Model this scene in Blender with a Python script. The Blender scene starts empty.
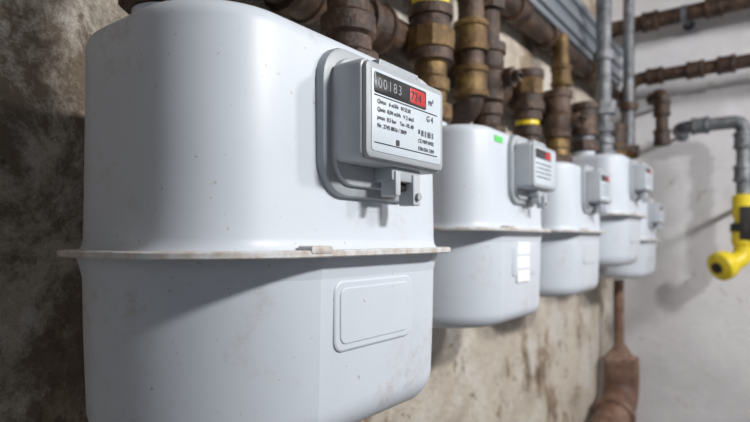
import bpy, bmesh, math, random
from mathutils import Vector, Quaternion, Matrix
random.seed(4)
E=1.5   # eye height
COL=bpy.context.scene.collection

# ---------------------------------------------------------------- materials
def newmat(name):
    m=bpy.data.materials.new(name); m.use_nodes=True
    nt=m.node_tree; b=nt.nodes['Principled BSDF']
    return m,nt,b
def noise(nt,vec,scale,detail=6,rough=.6,dist=0):
    n=nt.nodes.new('ShaderNodeTexNoise')
    n.inputs['Scale'].default_value=scale; n.inputs['Detail'].default_value=detail
    n.inputs['Roughness'].default_value=rough; n.inputs['Distortion'].default_value=dist
    nt.links.new(vec,n.inputs['Vector']); return n.outputs['Fac']
def ramp(nt,fac,stops):
    r=nt.nodes.new('ShaderNodeValToRGB')
    e=r.color_ramp.elements
    while len(e)<len(stops): e.new(.5)
    for i,(p,c) in enumerate(stops):
        e[i].position=p
        if not hasattr(c,'__len__'): c=(c,c,c)
        e[i].color=(*c,1)
    nt.links.new(fac,r.inputs[0]); return r.outputs['Color']
def mix(nt,fac,a,b):
    m=nt.nodes.new('ShaderNodeMix'); m.data_type='RGBA'
    for s,v in ((0,fac),(6,a),(7,b)):
        if isinstance(v,(int,float)): m.inputs[s].default_value=v
        elif isinstance(v,tuple): m.inputs[s].default_value=(*v,1)
        else: nt.links.new(v,m.inputs[s])
    return m.outputs[2]
def mul(nt,a,b):
    m=nt.nodes.new('ShaderNodeMath'); m.operation='MULTIPLY'
    for s,v in ((0,a),(1,b)):
        if isinstance(v,(int,float)): m.inputs[s].default_value=v
        else: nt.links.new(v,m.inputs[s])
    return m.outputs[0]
def coords(nt,scale=(1,1,1),kind='Object',loc=(0,0,0)):
    t=nt.nodes.new('ShaderNodeTexCoord'); mp=nt.nodes.new('ShaderNodeMapping')
    mp.inputs['Scale'].default_value=scale; mp.inputs['Location'].default_value=loc
    nt.links.new(t.outputs[kind],mp.inputs['Vector']); return mp.outputs['Vector']
def bump(nt,b,h,strength=.3,dist=.01):
    n=nt.nodes.new('ShaderNodeBump'); n.inputs['Strength'].default_value=strength
    n.inputs['Distance'].default_value=dist
    nt.links.new(h,n.inputs['Height']); nt.links.new(n.outputs['Normal'],b.inputs['Normal'])

def plain(name,col,rough=.5,metal=0,spec=.5):
    m,nt,b=newmat(name)
    v=coords(nt)
    f=noise(nt,v,40,4)
    c=mix(nt,ramp(nt,f,[(.35,0.0),(.75,.35)]),tuple(col),tuple(x*.75 for x in col))
    nt.links.new(c,b.inputs['Base Color'])
    b.inputs['Roughness'].default_value=rough; b.inputs['Metallic'].default_value=metal
    b.inputs['Specular IOR Level'].default_value=spec
    return m
def meter_paint(name,col):
    m,nt,b=newmat(name); v=coords(nt)
    v2=coords(nt,(1,1,1.6),loc=(.37,.2,.11))
    d1=ramp(nt,noise(nt,v2,8,8,.65,.8),[(.54,0.0),(.64,1.0)])
    d2=ramp(nt,noise(nt,v,70,6,.75),[(.44,0.0),(.62,1.0)])
    f=mul(nt,mul(nt,d1,d2),.5)
    base=mix(nt,ramp(nt,noise(nt,v,5,4),[(.35,0.0),(.7,1.0)]),tuple(col),tuple(x*.91 for x in col))
    sp=ramp(nt,noise(nt,v,190,2,.5),[(.71,0.0),(.75,.55)])
    c=mix(nt,f,base,(.40,.34,.30)); c=mix(nt,sp,c,(.3,.25,.2))
    nt.links.new(c,b.inputs['Base Color'])
    b.inputs['Roughness'].default_value=.42; b.inputs['Specular IOR Level'].default_value=.42
    bump(nt,b,noise(nt,v,300,2),.04,.001)
    return m
M={}
M['meter']=meter_paint('meter_white_paint',(.58,.625,.69))
def flange_mat():
    m,nt,b=newmat('flange_dirty'); v=coords(nt)
    f=ramp(nt,noise(nt,v,60,6,.7),[(.42,0.0),(.64,.8)])
    nt.links.new(mix(nt,f,(.58,.59,.60),(.38,.29,.21)),b.inputs['Base Color'])
    b.inputs['Roughness'].default_value=.6; bump(nt,b,f,.3,.001); return m
M['flange']=flange_mat()
M['grey']=plain('index_grey_plastic',(.36,.39,.42),.45)
M['lgrey']=plain('index_light_plastic',(.46,.49,.53),.4)
M['face']=plain('index_label',(.56,.62,.68),.35)
M['black']=plain('black_plastic',(.012,.012,.014),.3)
M['ink']=plain('ink',(.03,.03,.04),.5)
M['digit']=plain('digit_white',(.28,.30,.32),.5)
M['red']=plain('digit_red',(.50,.02,.02),.4)
M['green']=plain('label_green',(.12,.6,.15),.5)
M['paper']=plain('paper_label',(.85,.85,.85),.6)
M['yellow']=plain('yellow_paint',(.80,.62,.02),.4)
M['dark']=plain('dark_iron',(.035,.03,.03),.5,.4)
def rust(name,a,b_,c_,metal=.3,rough=.5,sc=22):
    m,nt,b=newmat(name); v=coords(nt)
    f=noise(nt,v,sc,8,.75,.3)
    c=ramp(nt,f,[(.32,a),(.5,b_),(.66,c_)])
    g=ramp(nt,noise(nt,v,60,6,.8),[(.5,0.0),(.68,.7)])
    c=mix(nt,g,c,tuple(x*.35 for x in b_))
    nt.links.new(c,b.inputs['Base Color']); b.inputs['Metallic'].default_value=metal
    b.inputs['Roughness'].default_value=rough
    bump(nt,b,noise(nt,v,110,6,.7),.8,.004); return m
M['rust']=rust('rusty_pipe_paint',(.018,.011,.009),(.058,.032,.022),(.17,.105,.068),.15,.42)
M['rust2']=rust('brass_pipe',(.04,.022,.010),(.145,.085,.032),(.33,.22,.085),.45,.38)
M['waste']=rust('brown_waste_pipe',(.09,.045,.03),(.20,.11,.075),(.40,.28,.22),0,.45,9)
M['galv']=rust('galvanised_pipe',(.08,.08,.09),(.20,.21,.23),(.34,.35,.37),.5,.42)
M['tray']=plain('steel_tray',(.26,.29,.33),.4,.3)
def wall_old():
    m,nt,b=newmat('peeling_plaster'); t=coords(nt,loc=(.3,0,.2)); vs=coords(nt,(1.2,1,.8),loc=(.7,0,.1))
    base=ramp(nt,noise(nt,t,5,9,.7,.2),[(.3,(.46,.39,.31)),(.5,(.70,.62,.52)),(.7,(.82,.77,.70))])
    p=noise(nt,vs,3.4,14,.68,.15)
    c=mix(nt,ramp(nt,p,[(.56,0.0),(.577,.8)]),base,(.34,.25,.17))
    c=mix(nt,ramp(nt,p,[(.61,0.0),(.622,.8)]),c,(.15,.10,.065))
    s2=ramp(nt,noise(nt,t,15,14,.82,.2),[(.58,0.0),(.61,.85)])
    c=mix(nt,s2,c,(.16,.095,.055))
    s3=ramp(nt,noise(nt,vs,6.1,12,.75,.1),[(.56,0.0),(.58,.75)])
    c=mix(nt,s3,c,(.78,.74,.69))
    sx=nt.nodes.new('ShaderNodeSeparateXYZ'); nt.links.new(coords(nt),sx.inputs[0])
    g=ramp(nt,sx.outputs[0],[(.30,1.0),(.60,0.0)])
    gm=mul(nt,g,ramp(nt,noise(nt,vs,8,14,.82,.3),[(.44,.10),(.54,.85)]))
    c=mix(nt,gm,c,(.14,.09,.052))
    nt.links.new(c,b.inputs['Base Color']); b.inputs['Roughness'].default_value=.85
    bump(nt,b,noise(nt,t,12,14,.75),1,.025); return m
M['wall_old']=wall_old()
def wall_grey():
    m,nt,b=newmat('grey_plaster'); t=coords(nt)
    c=ramp(nt,noise(nt,t,3,8,.6,.4),[(.3,(.60,.59,.61)),(.5,(.71,.70,.73)),(.7,(.80,.80,.82))])
    s=ramp(nt,noise(nt,t,6,10,.75,.2),[(.61,0.0),(.65,.6)])
    c=mix(nt,s,c,(.45,.40,.36))
    nt.links.new(c,b.inputs['Base Color']); b.inputs['Roughness'].default_value=.9
    bump(nt,b,noise(nt,t,9,8,.6),.4,.015); return m
M['wall_grey']=wall_grey()
M['conc']=rust('concrete',(.18,.17,.16),(.26,.25,.24),(.34,.33,.32),0,.9)

# ---------------------------------------------------------------- mesh builder
class B:
    def __init__(s,name,origin=(0,0,0),parent=None):
        s.bm=bmesh.new(); s.name=name; s.mats=[]; s.o=Vector(origin); s.parent=parent
    def mi(s,k):
        if k not in s.mats: s.mats.append(k)
        return s.mats.index(k)
    def ringloft(s,rings,mat,cap0=True,cap1=True):
        i=s.mi(mat); vr=[[s.bm.verts.new(p) for p in r] for r in rings]
        n=len(vr[0])
        for a,b in zip(vr[:-1],vr[1:]):
            for k in range(n):
                f=s.bm.faces.new((a[k],a[(k+1)%n],b[(k+1)%n],b[k])); f.material_index=i
        if cap0: s.bm.faces.new(list(reversed(vr[0]))).material_index=i
        if cap1: s.bm.faces.new(vr[-1]).material_index=i
    def lathe(s,base,axis,prof,mat,seg=24,rot=0):
        base=Vector(base); q=Vector((0,0,1)).rotation_difference(Vector(axis).normalized())
        rings=[]
        for h,r in prof:
            rings.append([base+q@Vector((r*math.cos(rot+2*math.pi*k/seg),r*math.sin(rot+2*math.pi*k/seg),h)) for k in range(seg)])
        s.ringloft(rings,mat)
    def tube(s,pts,r,mat,bend=.05,seg=18):
        P=[Vector(p) for p in pts]; path=[P[0]]
        for i in range(1,len(P)-1):
            a,b,c=P[i-1],P[i],P[i+1]
            bb=min(bend,(a-b).length*.49,(c-b).length*.49)
            p0=b+(a-b).normalized()*bb; p2=b+(c-b).normalized()*bb
            for t in range(9):
                u=t/8; path.append(p0*(1-u)**2+b*2*u*(1-u)+p2*u*u)
        path.append(P[-1])
        rings=[]; nrm=None
        for i,p in enumerate(path):
            t=(path[min(i+1,len(path)-1)]-path[max(i-1,0)]).normalized()
            if nrm is None: nrm=t.orthogonal().normalized()
            else: nrm=(nrm-t*nrm.dot(t)).normalized()
            bn=t.cross(nrm)
            rings.append([p+(nrm*math.cos(2*math.pi*k/seg)+bn*math.sin(2*math.pi*k/seg))*r for k in range(seg)])
        s.ringloft(rings,mat)
    def plate(s,cx,cz,w,h,r,yb,yf,mat,bev=.002,seg=6):
        def out(ins):
            pts=[]; rr=max(r-ins,.0005)
            for (sx,sz,a0) in ((1,1,0),(-1,1,90),(-1,-1,180),(1,-1,270)):
                for k in range(seg+1):
                    a=math.radians(a0+90*k/seg)
                    pts.append((cx+sx*(w/2-ins-rr)+rr*math.cos(a),cz+sz*(h/2-ins-rr)+rr*math.sin(a)))
            return pts
        rings=[[(x,yb,z) for x,z in out(0)],[(x,yf+bev,z) for x,z in out(0)],
               [(x,yf+bev*.3,z) for x,z in out(bev*.3)],[(x,yf,z) for x,z in out(bev)]]
        s.ringloft(rings,mat)
    def box(s,c,sz,mat,bev=.002):
        s.plate(c[0],c[2],sz[0],sz[2],bev,c[1]+sz[1]/2,c[1]-sz[1]/2,mat,bev,2)
    def done(s,smooth=True,ang=35):
        bmesh.ops.recalc_face_normals(s.bm,faces=s.bm.faces)
        me=bpy.data.meshes.new(s.name); s.bm.to_mesh(me); s.bm.free()
        for k in s.mats: me.materials.append(M[k])
        if smooth:
            me.shade_smooth(); me.set_sharp_from_angle(angle=math.radians(ang))
        o=bpy.data.objects.new(s.name,me); COL.objects.link(o); o.location=s.o
        if s.parent: o.parent=s.parent
        return o

def text(body,size,x,y,z,mat,parent,name,spx=1.0):
    cu=bpy.data.curves.new(name,'FONT'); cu.body=body; cu.size=size; cu.align_x='LEFT'; cu.extrude=.0001
    cu.space_character=spx
    ob=bpy.data.objects.new('tmp',cu); COL.objects.link(ob)
    bpy.context.view_layer.update()
    me=bpy.data.meshes.new_from_object(ob.evaluated_get(bpy.context.evaluated_depsgraph_get()))
    bpy.data.objects.remove(ob)
    me.materials.clear(); me.materials.append(M[mat])
    o=bpy.data.objects.new(name,me); COL.objects.link(o); o.parent=parent
    o.location=(x,y,z); o.rotation_euler=(math.pi/2,0,0)

# ---------------------------------------------------------------- room shell
def slab(name,x0,x1,y0,y1,z0,z1,mat):
    b=B(name); i=b.mi(mat)
    bmesh.ops.create_cube(b.bm,size=1,matrix=Matrix.Translation(((x0+x1)/2,(y0+y1)/2,(z0+z1)/2))@Matrix.Diagonal((x1-x0,y1-y0,z1-z0,1)))
    return b.done(smooth=False)
WY=.60; EX=2.56
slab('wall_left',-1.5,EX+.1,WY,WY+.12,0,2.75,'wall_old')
slab('wall_end',EX,EX+.12,-2.2,WY,0,2.75,'wall_grey')
slab('floor',-1.5,EX+.12,-2.2,WY+.12,-.1,0,'conc')
slab('ceiling',-1.5,EX+.12,-2.2,WY+.12,2.75,2.85,'conc')

# ---------------------------------------------------------------- gas meter
def outline(hw,hd,r,cy,z,seg=12):
    pts=[]; r=min(r,hd-.0005,hw-.0005)
    for (sx,sy,a0) in ((1,1,0),(-1,1,90),(-1,-1,180),(1,-1,270)):
        for k in range(seg+1):
            a=math.radians(a0+90*k/seg)
            pts.append((sx*(hw-r)+r*math.cos(a),cy+sy*(hd-r)+r*math.sin(a),z))
    return pts
def outline_creased(hw,hd,r,cy,z,R,R2,ang,seg=14):
    """rear corners round; front corners broad arcs that meet the flat front panel in a soft crease"""
    pts=[]; A=math.radians(ang)
    for (sx,a0) in ((1,0),(-1,90)):
        for k in range(seg+1):
            a=math.radians(a0+90*k/seg)
            pts.append((sx*(hw-r)+r*math.cos(a),cy+(hd-r)+r*math.sin(a),z))
    yc=cy-hd+R*math.sin(A); yc2=cy-hd+R2*math.sin(A)
    for k in range(seg+1):
        a=A*k/seg; pts.append((-(hw-R)-R*math.cos(a),yc-R*math.sin(a),z))
    for k in range(seg+1):
        a=A*(1-k/seg); pts.append(((hw-R2)+R2*math.cos(a),yc2-R2*math.sin(a),z))
    return pts
def meter(cx,yf,zf,s=1.0,detail=False,green=False,sticker=False,w=.37,d=.215,hu=.186,hl=.166,r=.088,ix=0,R3=.12,Rr=.085,Rb=.036):
    e=bpy.data.objects.new('gas_meter',None); COL.objects.link(e); e.location=(cx,yf,E+zf); e.empty_display_size=.05
    w*=s;d*=s;hu*=s;hl*=s;r*=s
    hw,hd=w/2,d/2
    b=B('housing_upper',parent=e)
    R=.015*s; rings=[]
    for z,ins in ((.002,-.004),(.006,-.001),(.012,0),(hu*.4,.001),(hu-R,.002)): rings.append(outline(hw-ins,hd-ins,r-ins,hd,z))
    for k in range(1,8):
        a=math.radians(90*k/7); ins=.002+R*(1-math.cos(a)); rings.append(outline(hw-ins,hd-ins,r-ins,hd,hu-R+R*math.sin(a)))
    rings.append(outline(hw-.06*s,hd-.06*s,r-.06*s,hd,hu+.003*s))
    b.ringloft(rings,'meter'); b.done()
    b=B('housing_lower',parent=e)
    R=Rb*s; rings=[]
    def ol(ins,z): return outline_creased(hw-ins,hd-ins,max(.07*s-ins,.01),hd,z,R3*s-ins,Rr*s-ins,80)
    for z,ins in ((-.002,-.005),(-.006,-.003),(-.012,-.001),(-.022,.001),(-hl*.45,.002),(-(hl-R),.004)): rings.append(ol(ins,z))
    for k in range(1,11):
        a=math.radians(90*k/10); ins=.004+R*(1-math.cos(a)); rings.append(ol(ins,-(hl-R)-R*math.sin(a)))
    b.ringloft(rings,'meter')
    ex=.010*s+ix
    b.plate(ex,-.055*s,.120*s,.062*s,.011*s,.014,.0000,'meter',.0022)
    b.plate(ex,-.055*s,.106*s,.049*s,.008*s,.014,-.0010,'meter',.0012)
    b.done(ang=9.3)
    b=B('flange',parent=e); fo=.019*s
    b.ringloft([outline(hw+fo-.001,hd+fo-.001,r+fo,hd,-.0030),outline(hw+fo,hd+fo,r+fo,hd,-.002),outline(hw+fo,hd+fo,r+fo,hd,.0015),outline(hw+fo-.001,hd+fo-.001,r+fo,hd,.0026)],'flange')
    b.plate(-.078*s,.003,.024*s,.006,.002,-fo+.014,-fo-.0008,'flange',.001)
    b.done()
    b=B('index_housing',parent=e); S=s; b.o=Vector((ix,0,0))
    zc=.110*S
    b.plate(0*S,zc,.142*S,.126*S,.030*S,.006,-.007*S,'grey',.004)
    b.plate(0*S,zc,.124*S,.108*S,.024*S,-.004,-.012*S,'lgrey',.003)
    b.plate(0,.1145*S,.124*S,.081*S,.007*S,-.010*S,-.038*S,'lgrey',.003)
    b.plate(0,.1145*S,.120*S,.077*S,.006*S,-.034*S,-.042*S,'grey',.0022)
    b.plate(0,.1145*S,.108*S,.066*S,.003*S,-.038*S,-.0426*S,'face',.0004)
    b.box((.006*S,-.024*S,.160*S),(.062*S,.010*S,.010*S),'grey',.002)
    b.box((-.024*S,-.024*S,.155*S),(.006*S,.012*S,.014*S),'grey',.001)
    b.box((.036*S,-.024*S,.155*S),(.006*S,.012*S,.014*S),'grey',.001)
    b.box((.012*S,-.022*S,.070*S),(.046*S,.020*S,.016*S),'grey',.002)
    b.box((-.004*S,-.026*S,.060*S),(.008*S,.016*S,.022*S),'lgrey',.0015)
    b.box((.026*S,-.026*S,.056*S),(.012*S,.016*S,.028*S),'lgrey',.0015)
    b.box((.012*S,-.020*S,.062*S),(.026*S,.012*S,.014*S),'dark',.001)
    b.lathe((.026*S,-.033*S,.050*S),(0,-1,0),[(0,.0035),(.004,.0035)],'grey',12)
    b.plate(-.012*S,.1365*S,.078*S,.0165*S,.002*S,-.040*S,-.0432*S,'black',.0003)
    b.plate(.0125*S,.1365*S,.025*S,.013*S,.001*S,-.040*S,-.0434*S,'red',.0002)
    if not detail:
        for i in range(4): b.plate(-.010*S,(.119-.008*i)*S,(.080-.01*(i%2))*S,.002*S,.0003,-.0405*S,-.0429*S,'ink',.0001)
    b.done()
    if detail:
        T=lambda t,sz,x,y,z,m,n,sp=1.0: text(t,sz,x+ix,y,z,m,e,n,sp)
        T('00183',.0115,-.0475,-.0436,.1326,'digit','counter_digits',1.25)
        T('724',.0105,.0015,-.0437,.1330,'ink','counter_decimals',1.1)
        T('m³',.0085,.031,-.0430,.134,'ink','unit_mark')
        rows=[('Qmax   6 m3/h   N 5218',-.047,.1205,.0048),('Qmin  0,04 m3/h   V 2 dm3',-.047,.1140,.0048),('pmax  0,5 bar    Tm -10..40',-.047,.1075,.0048),('Nr. 2745 8816 / 2009',-.047,.1010,.0048),
              ('G 4',.028,.1185,.0075),('II ||| || |||| ||',.014,.105,.0058),('CE M09 0102',.014,.0975,.0048),('DIN EN 1359',.014,.0905,.0048)]
        for i,(t,x,z,sz) in enumerate(rows): T(t,sz,x,-.0430,z,'ink','label_text_%d'%i)
        b=B('label_lines',parent=e); b.o=Vector((ix,0,0))
        for z in (.1265,.0885): b.plate(-.002,z,.098,.0006,.0002,-.0405,-.0430,'ink',.0001)
        b.plate(-.018,.092,.005,.005,.001,-.0405,-.0430,'ink',.0001)
        b.done(False)
    if green or sticker:
        b=B('labels',parent=e)
        if green: b.plate(-.086*s,.156*s,.034*s,.011*s,.001,.006,.0008,'green',.0003)
        if sticker:
            for k in range(3): b.plate(.022*s,(-.034-.026*k)*s,.060*s,.022*s,.001,.01,-.0014,'paper',.0003)
        b.done(False)
    b=B('connectors',parent=e)
    for sx in (-1,1):
        b.lathe((sx*(hw-.055*s),hd+.012*s,hu-.002),(0,0,1),[(0,.040*s),(.006,.038*s),(.010,.030*s),(.018,.030*s)],'meter',32)
    b.done()
    b=B('wall_bracket',parent=e)
    L=WY-(yf+d)
    b.box((0,d+L/2-.002,.0),(.12*s,L+.004,.03),'galv',.003); b.done()
    return [(cx+sx*(hw-.055*s),yf+hd+.012*s,E+zf+hu+.017) for sx in (-1,1)]

m1=meter(.385,.300,-.0105,1.0,detail=True,hl=.168,hu=.186,w=.350,r=.075,ix=.008,R3=.142,Rr=.075)
m2=meter(.937,.378,.018,.975,hu=.176,hl=.172,green=True,sticker=True,w=.345,ix=.022,r=.066,Rr=.07,Rb=.026)
m3=meter(1.385,.380,.021,.94,hu=.170,hl=.166,w=.345,ix=.012,r=.066,Rr=.07,Rb=.03)
m4=meter(1.79,.355,.074,.97,hu=.18,hl=.158,w=.34,r=.07)
m5=meter(2.16,.372,.0,.82)

# ---------------------------------------------------------------- pipes
def riser(p,top,mat='rust',nutmat='rust',style=0,r=.024,band=None):
    b=B('gas_riser_pipe'); x,y,z=p
    up=(0,0,1)
    b.lathe((x,y,z),up,[(0,.036),(.004,.040),(.028,.040),(.032,.036)],nutmat,8,.2)
    b.lathe((x,y,z+.03),up,[(0,.029),(.02,.029),(.024,.034),(.045,.034),(.05,.028)],mat,24)
    b.tube([(x,y,z+.06),(x,y,top)],r,mat)
    def ok(h,l): return h+l<top+.01
    if style==0:
        h=z+.10
        if ok(h,.1): b.lathe((x,y,h),up,[(0,.027),(.004,.034),(.022,.034),(.026,.043),(.060,.043),(.064,.034),(.090,.034),(.094,.027)],nutmat,10)
        h+=.20
        if ok(h,.07): b.lathe((x,y,h),up,[(0,.026),(.002,.036),(.014,.038),(.016,.033),(.05,.033),(.052,.038),(.064,.036),(.066,.026)],mat,20)
    if style==1:
        h=z+.08
        if ok(h,.1):
            b.lathe((x,y,h),up,[(0,.028),(.004,.036),(.02,.036),(.035,.046),(.058,.046),(.072,.036),(.09,.036),(.094,.028)],nutmat,20)
            b.lathe((x,y-.03,h+.047),(0,-1,0),[(0,.020),(.03,.020),(.03,.012),(.044,.012)],nutmat,16)
            b.box((x,y-.071,h+.047),(.030,.006,.013),'dark',.002)
        if ok(h+.19,.03): b.lathe((x,y,h+.19),up,[(0,.026),(.002,.040),(.03,.040),(.032,.026)],mat,8)
    if style==2:
        h=z+.09
        if ok(h,.03): b.lathe((x,y,h),up,[(0,.025),(.002,.034),(.03,.034),(.032,.025)],mat,20)
        if ok(h+.07,.05): b.lathe((x,y,h+.06),up,[(0,.025),(.002,.039),(.045,.039),(.047,.025)],nutmat,8)
        if ok(h+.24,.05): b.lathe((x,y,h+.24),up,[(0,.025),(.002,.034),(.03,.034),(.032,.025)],nutmat,20)
    if band: b.lathe((x,y,band),up,[(0,r+.001),(.001,r+.004),(.025,r+.004),(.026,r+.001)],'yellow',24)
    b.done()
T=2.72; H1=E+.36
riser(m1[0],T,'rust','rust',0,.027)
riser(m1[1],T,'rust','rust',0,.026)
riser(m2[0],T,'rust2','rust2',0,.029,band=E+.41)
riser(m2[1],T,'rust','rust',1,.027)
riser(m3[0],H1+.05,'rust','rust2',2,.024,band=E+.265)
riser(m3[1],H1+.05,'rust2','rust',1,.024)
riser(m4[0],H1+.05,'galv','rust',2,.022)
riser(m4[1],T,'galv','galv',2,.024)
riser(m5[0],H1+.05,'rust2','rust2',1,.022,band=E+.25)
riser(m5[1],T,'galv','rust',2,.020)

def header(name,pts,r,mat,couplings=(),bend=.06,cm=None,clamps=()):
    b=B(name); b.tube(pts,r,mat,bend)
    for c,ax in couplings:
        c=Vector(c); ax=Vector(ax).normalized()
        b.lathe(c-ax*.03,ax,[(0,r),(.001,r+.008),(.012,r+.010),(.014,r+.006),(.046,r+.006),(.048,r+.010),(.059,r+.008),(.06,r)],cm or mat,20)
    for c in clamps:   # clamps to the end wall
        c=Vector(c); L=EX-c.x
        b.lathe(c,(1,0,0),[(0,.008),(L-.004,.008),(L-.004,.022),(L,.022)],'galv',12)
        b.lathe(c-Vector((0,.01,0)),(0,1,0),[(0,r+.003),(.02,r+.003)],'galv',20)
    return b.done()
X=(1,0,0)
header('gas_header_pipe',[(.30,.552,H1),(2.3,.552,H1)],.034,'rust',[((x,.552,H1),X) for x in (.55,.72,.98,1.20,1.42,1.62,1.9)])
header('gas_header_pipe',[(.30,.552,E+.60),(2.5,.552,E+.60)],.028,'rust',[((x,.552,E+.60),X) for x in (1.1,1.35,1.6,2.0)])
header('gas_branch_pipe',[(.62,.49,E+.50),(.97,.49,E+.50),(.97,.49,E+.26),(1.02,.552,E+.26)],.026,'rust',[((.80,.49,E+.50),X),((.97,.49,E+.40),(0,0,1)),((.97,.49,E+.31),(0,0,1))],.05,'rust2')
header('gas_branch_pipe',[(1.60,.515,E+.60),(1.60,.515,E+.44),(1.60,.552,E+.36)],.022,'rust2',[((1.60,.515,E+.48),(0,0,1))],.04,'rust2')
for p in (m1[1],m2[0],m2[1],m3[0],m3[1],m4[0],m5[0]):
    b=B('pipe_branch_tee'); z=H1; x,y=p[0],p[1]
    b.lathe((x,y,z-.05),(0,0,1),[(0,.030),(.002,.040),(.020,.040),(.022,.035),(.078,.035),(.08,.040),(.098,.040),(.10,.030),(.104,.020)],'rust',20)
    b.tube([(x,y,z),(x,.552,z)],.030,'rust'); b.done()
b=B('cable_trunking')
b.box((1.55,.575,E+.745),(1.9,.05,.17),'tray',.004)
for i in range(3): b.box((1.55,.548,E+.69+i*.055),(1.9,.02,.022),'tray',.004)
b.done()
Y=(0,1,0)
header('rusty_cross_pipe',[(2.42,.60,E+.885),(2.42,-1.2,E+.885)],.032,'rust',[((2.42,y,E+.885),Y) for y in (.42,.20,-.1)],clamps=[(2.42,.30,E+.885),(2.42,-.6,E+.885)])
header('galvanised_cross_pipe',[(2.40,.50,E-.1),(2.40,.50,E+.655),(2.40,-1.2,E+.655)],.026,'rust',[((2.40,y,E+.655),Y) for y in (.40,.26,.16,-.1)],cm='rust')
header('valve_drop_pipe',[(2.38,.41,E+.56),(2.30,.36,E+.56),(2.30,.36,E+.36)],.022,'rust',[((2.30,.36,E+.50),(0,0,1)),((2.30,.36,E+.39),(0,0,1))],.03,clamps=[(2.38,.41,E+.56)])
header('galvanised_down_pipe',[(2.42,.32,E+.43),(2.36,.30,E+.43),(2.36,.105,E+.43),(2.36,.105,E+.16)],.024,'galv',[((2.36,.24,E+.43),Y),((2.36,.105,E+.36),(0,0,1)),((2.36,.105,E+.24),(0,0,1))],.04,clamps=[(2.42,.32,E+.43)])
b=B('yellow_gas_valve')
vx,vy=2.36,.105
b.lathe((vx,vy,E-.02),(0,0,1),[(0,.03),(.005,.038),(.06,.038),(.065,.030),(.10,.030),(.105,.036),(.18,.036),(.185,.026)],'yellow',20)
b.lathe((vx,vy,E+.03),(0,0,1),[(0,.039),(.001,.042),(.03,.042),(.031,.039)],'dark',20)
b.tube([(vx,vy,E),(vx,vy,E-.06),(2.30,.170,E-.11)],.032,'yellow',.04)
q=Vector((-.07,.06,-.03)).normalized()
b.lathe(Vector((2.325,.15,E-.085)),q,[(0,.032),(.003,.050),(.022,.054),(.040,.052),(.048,.040)],'yellow',24)
b.lathe(Vector((2.325,.15,E-.085))+q*.046,q,[(0,.020),(.010,.020)],'dark',12)
b.box((2.33,.09,E+.06),(.02,.05,.12),'dark',.003)
b.lathe((vx,vy,E+.14),(1,0,0),[(0,.010),(EX-vx-.004,.010),(EX-vx-.004,.026),(EX-vx,.026)],'galv',12)
b.done()
b=B('waste_pipe')
b.tube([(2.33,.52,E-.16),(2.33,.52,E-.47)],.020,'waste')
b.lathe((2.33,.515,E-.49),(0,0,1),[(0,.066),(.01,.068),(.022,.056),(.05,.034),(.07,.022)],'waste',24)
b.tube([(2.33,.51,E-.47),(2.33,.51,E-.63),(1.90,.50,E-.76),(1.62,.50,E-1.0),(1.62,.50,0)],.066,'waste',.14,24)
D=Vector((-.43,-.01,-.13))
b.lathe((2.21,.507,E-.665),D,[(0,.068),(.002,.076),(.03,.076),(.032,.068)],'waste',24)
b.lathe((2.06,.503,E-.712),D,[(0,.068),(.002,.076),(.03,.076),(.032,.068)],'waste',24)
b.done()

b=B('ceiling_lamp')
b.box((.7,-1.2,2.70),(1.2,.10,.10),'paper',.01); b.done()

# ---------------------------------------------------------------- lights
def area(name,loc,target,sx,sy,power,col=(1,1,1)):
    l=bpy.data.lights.new(name,'AREA'); l.shape='RECTANGLE'; l.size=sx; l.size_y=sy; l.energy=power; l.color=col
    o=bpy.data.objects.new(name,l); COL.objects.link(o); o.location=loc
    o.rotation_euler=(Vector(target)-Vector(loc)).to_track_quat('-Z','Y').to_euler()
area('key_light',(.70,-1.15,2.36),(.4,.5,1.5),.30,.12,32,(1,.985,.965))
area('end_light',(1.6,-1.3,2.45),(2.5,.1,1.5),.4,.2,25,(1,.99,.98))
area('fill_light',(-1.1,-1.1,1.7),(.4,.3,1.5),.8,.6,2.6,(.86,.92,1))
w=bpy.data.worlds.new('world'); bpy.context.scene.world=w; w.use_nodes=True
w.node_tree.nodes['Background'].inputs[0].default_value=(.85,.91,1,1)
w.node_tree.nodes['Background'].inputs[1].default_value=.12

# ---------------------------------------------------------------- camera
cd=bpy.data.cameras.new('camera'); cam=bpy.data.objects.new('camera',cd); COL.objects.link(cam)
cam.location=(0,0,E); cd.lens=25.92; cd.sensor_width=36; cd.clip_start=.01
cam.rotation_euler=(math.radians(90),0,math.radians(-90+36.87))
cd.shift_y=.0387
cd.dof.use_dof=True; cd.dof.focus_distance=.46; cd.dof.aperture_fstop=5.2
bpy.context.scene.camera=cam
bpy.context.scene.view_settings.view_transform='Standard'
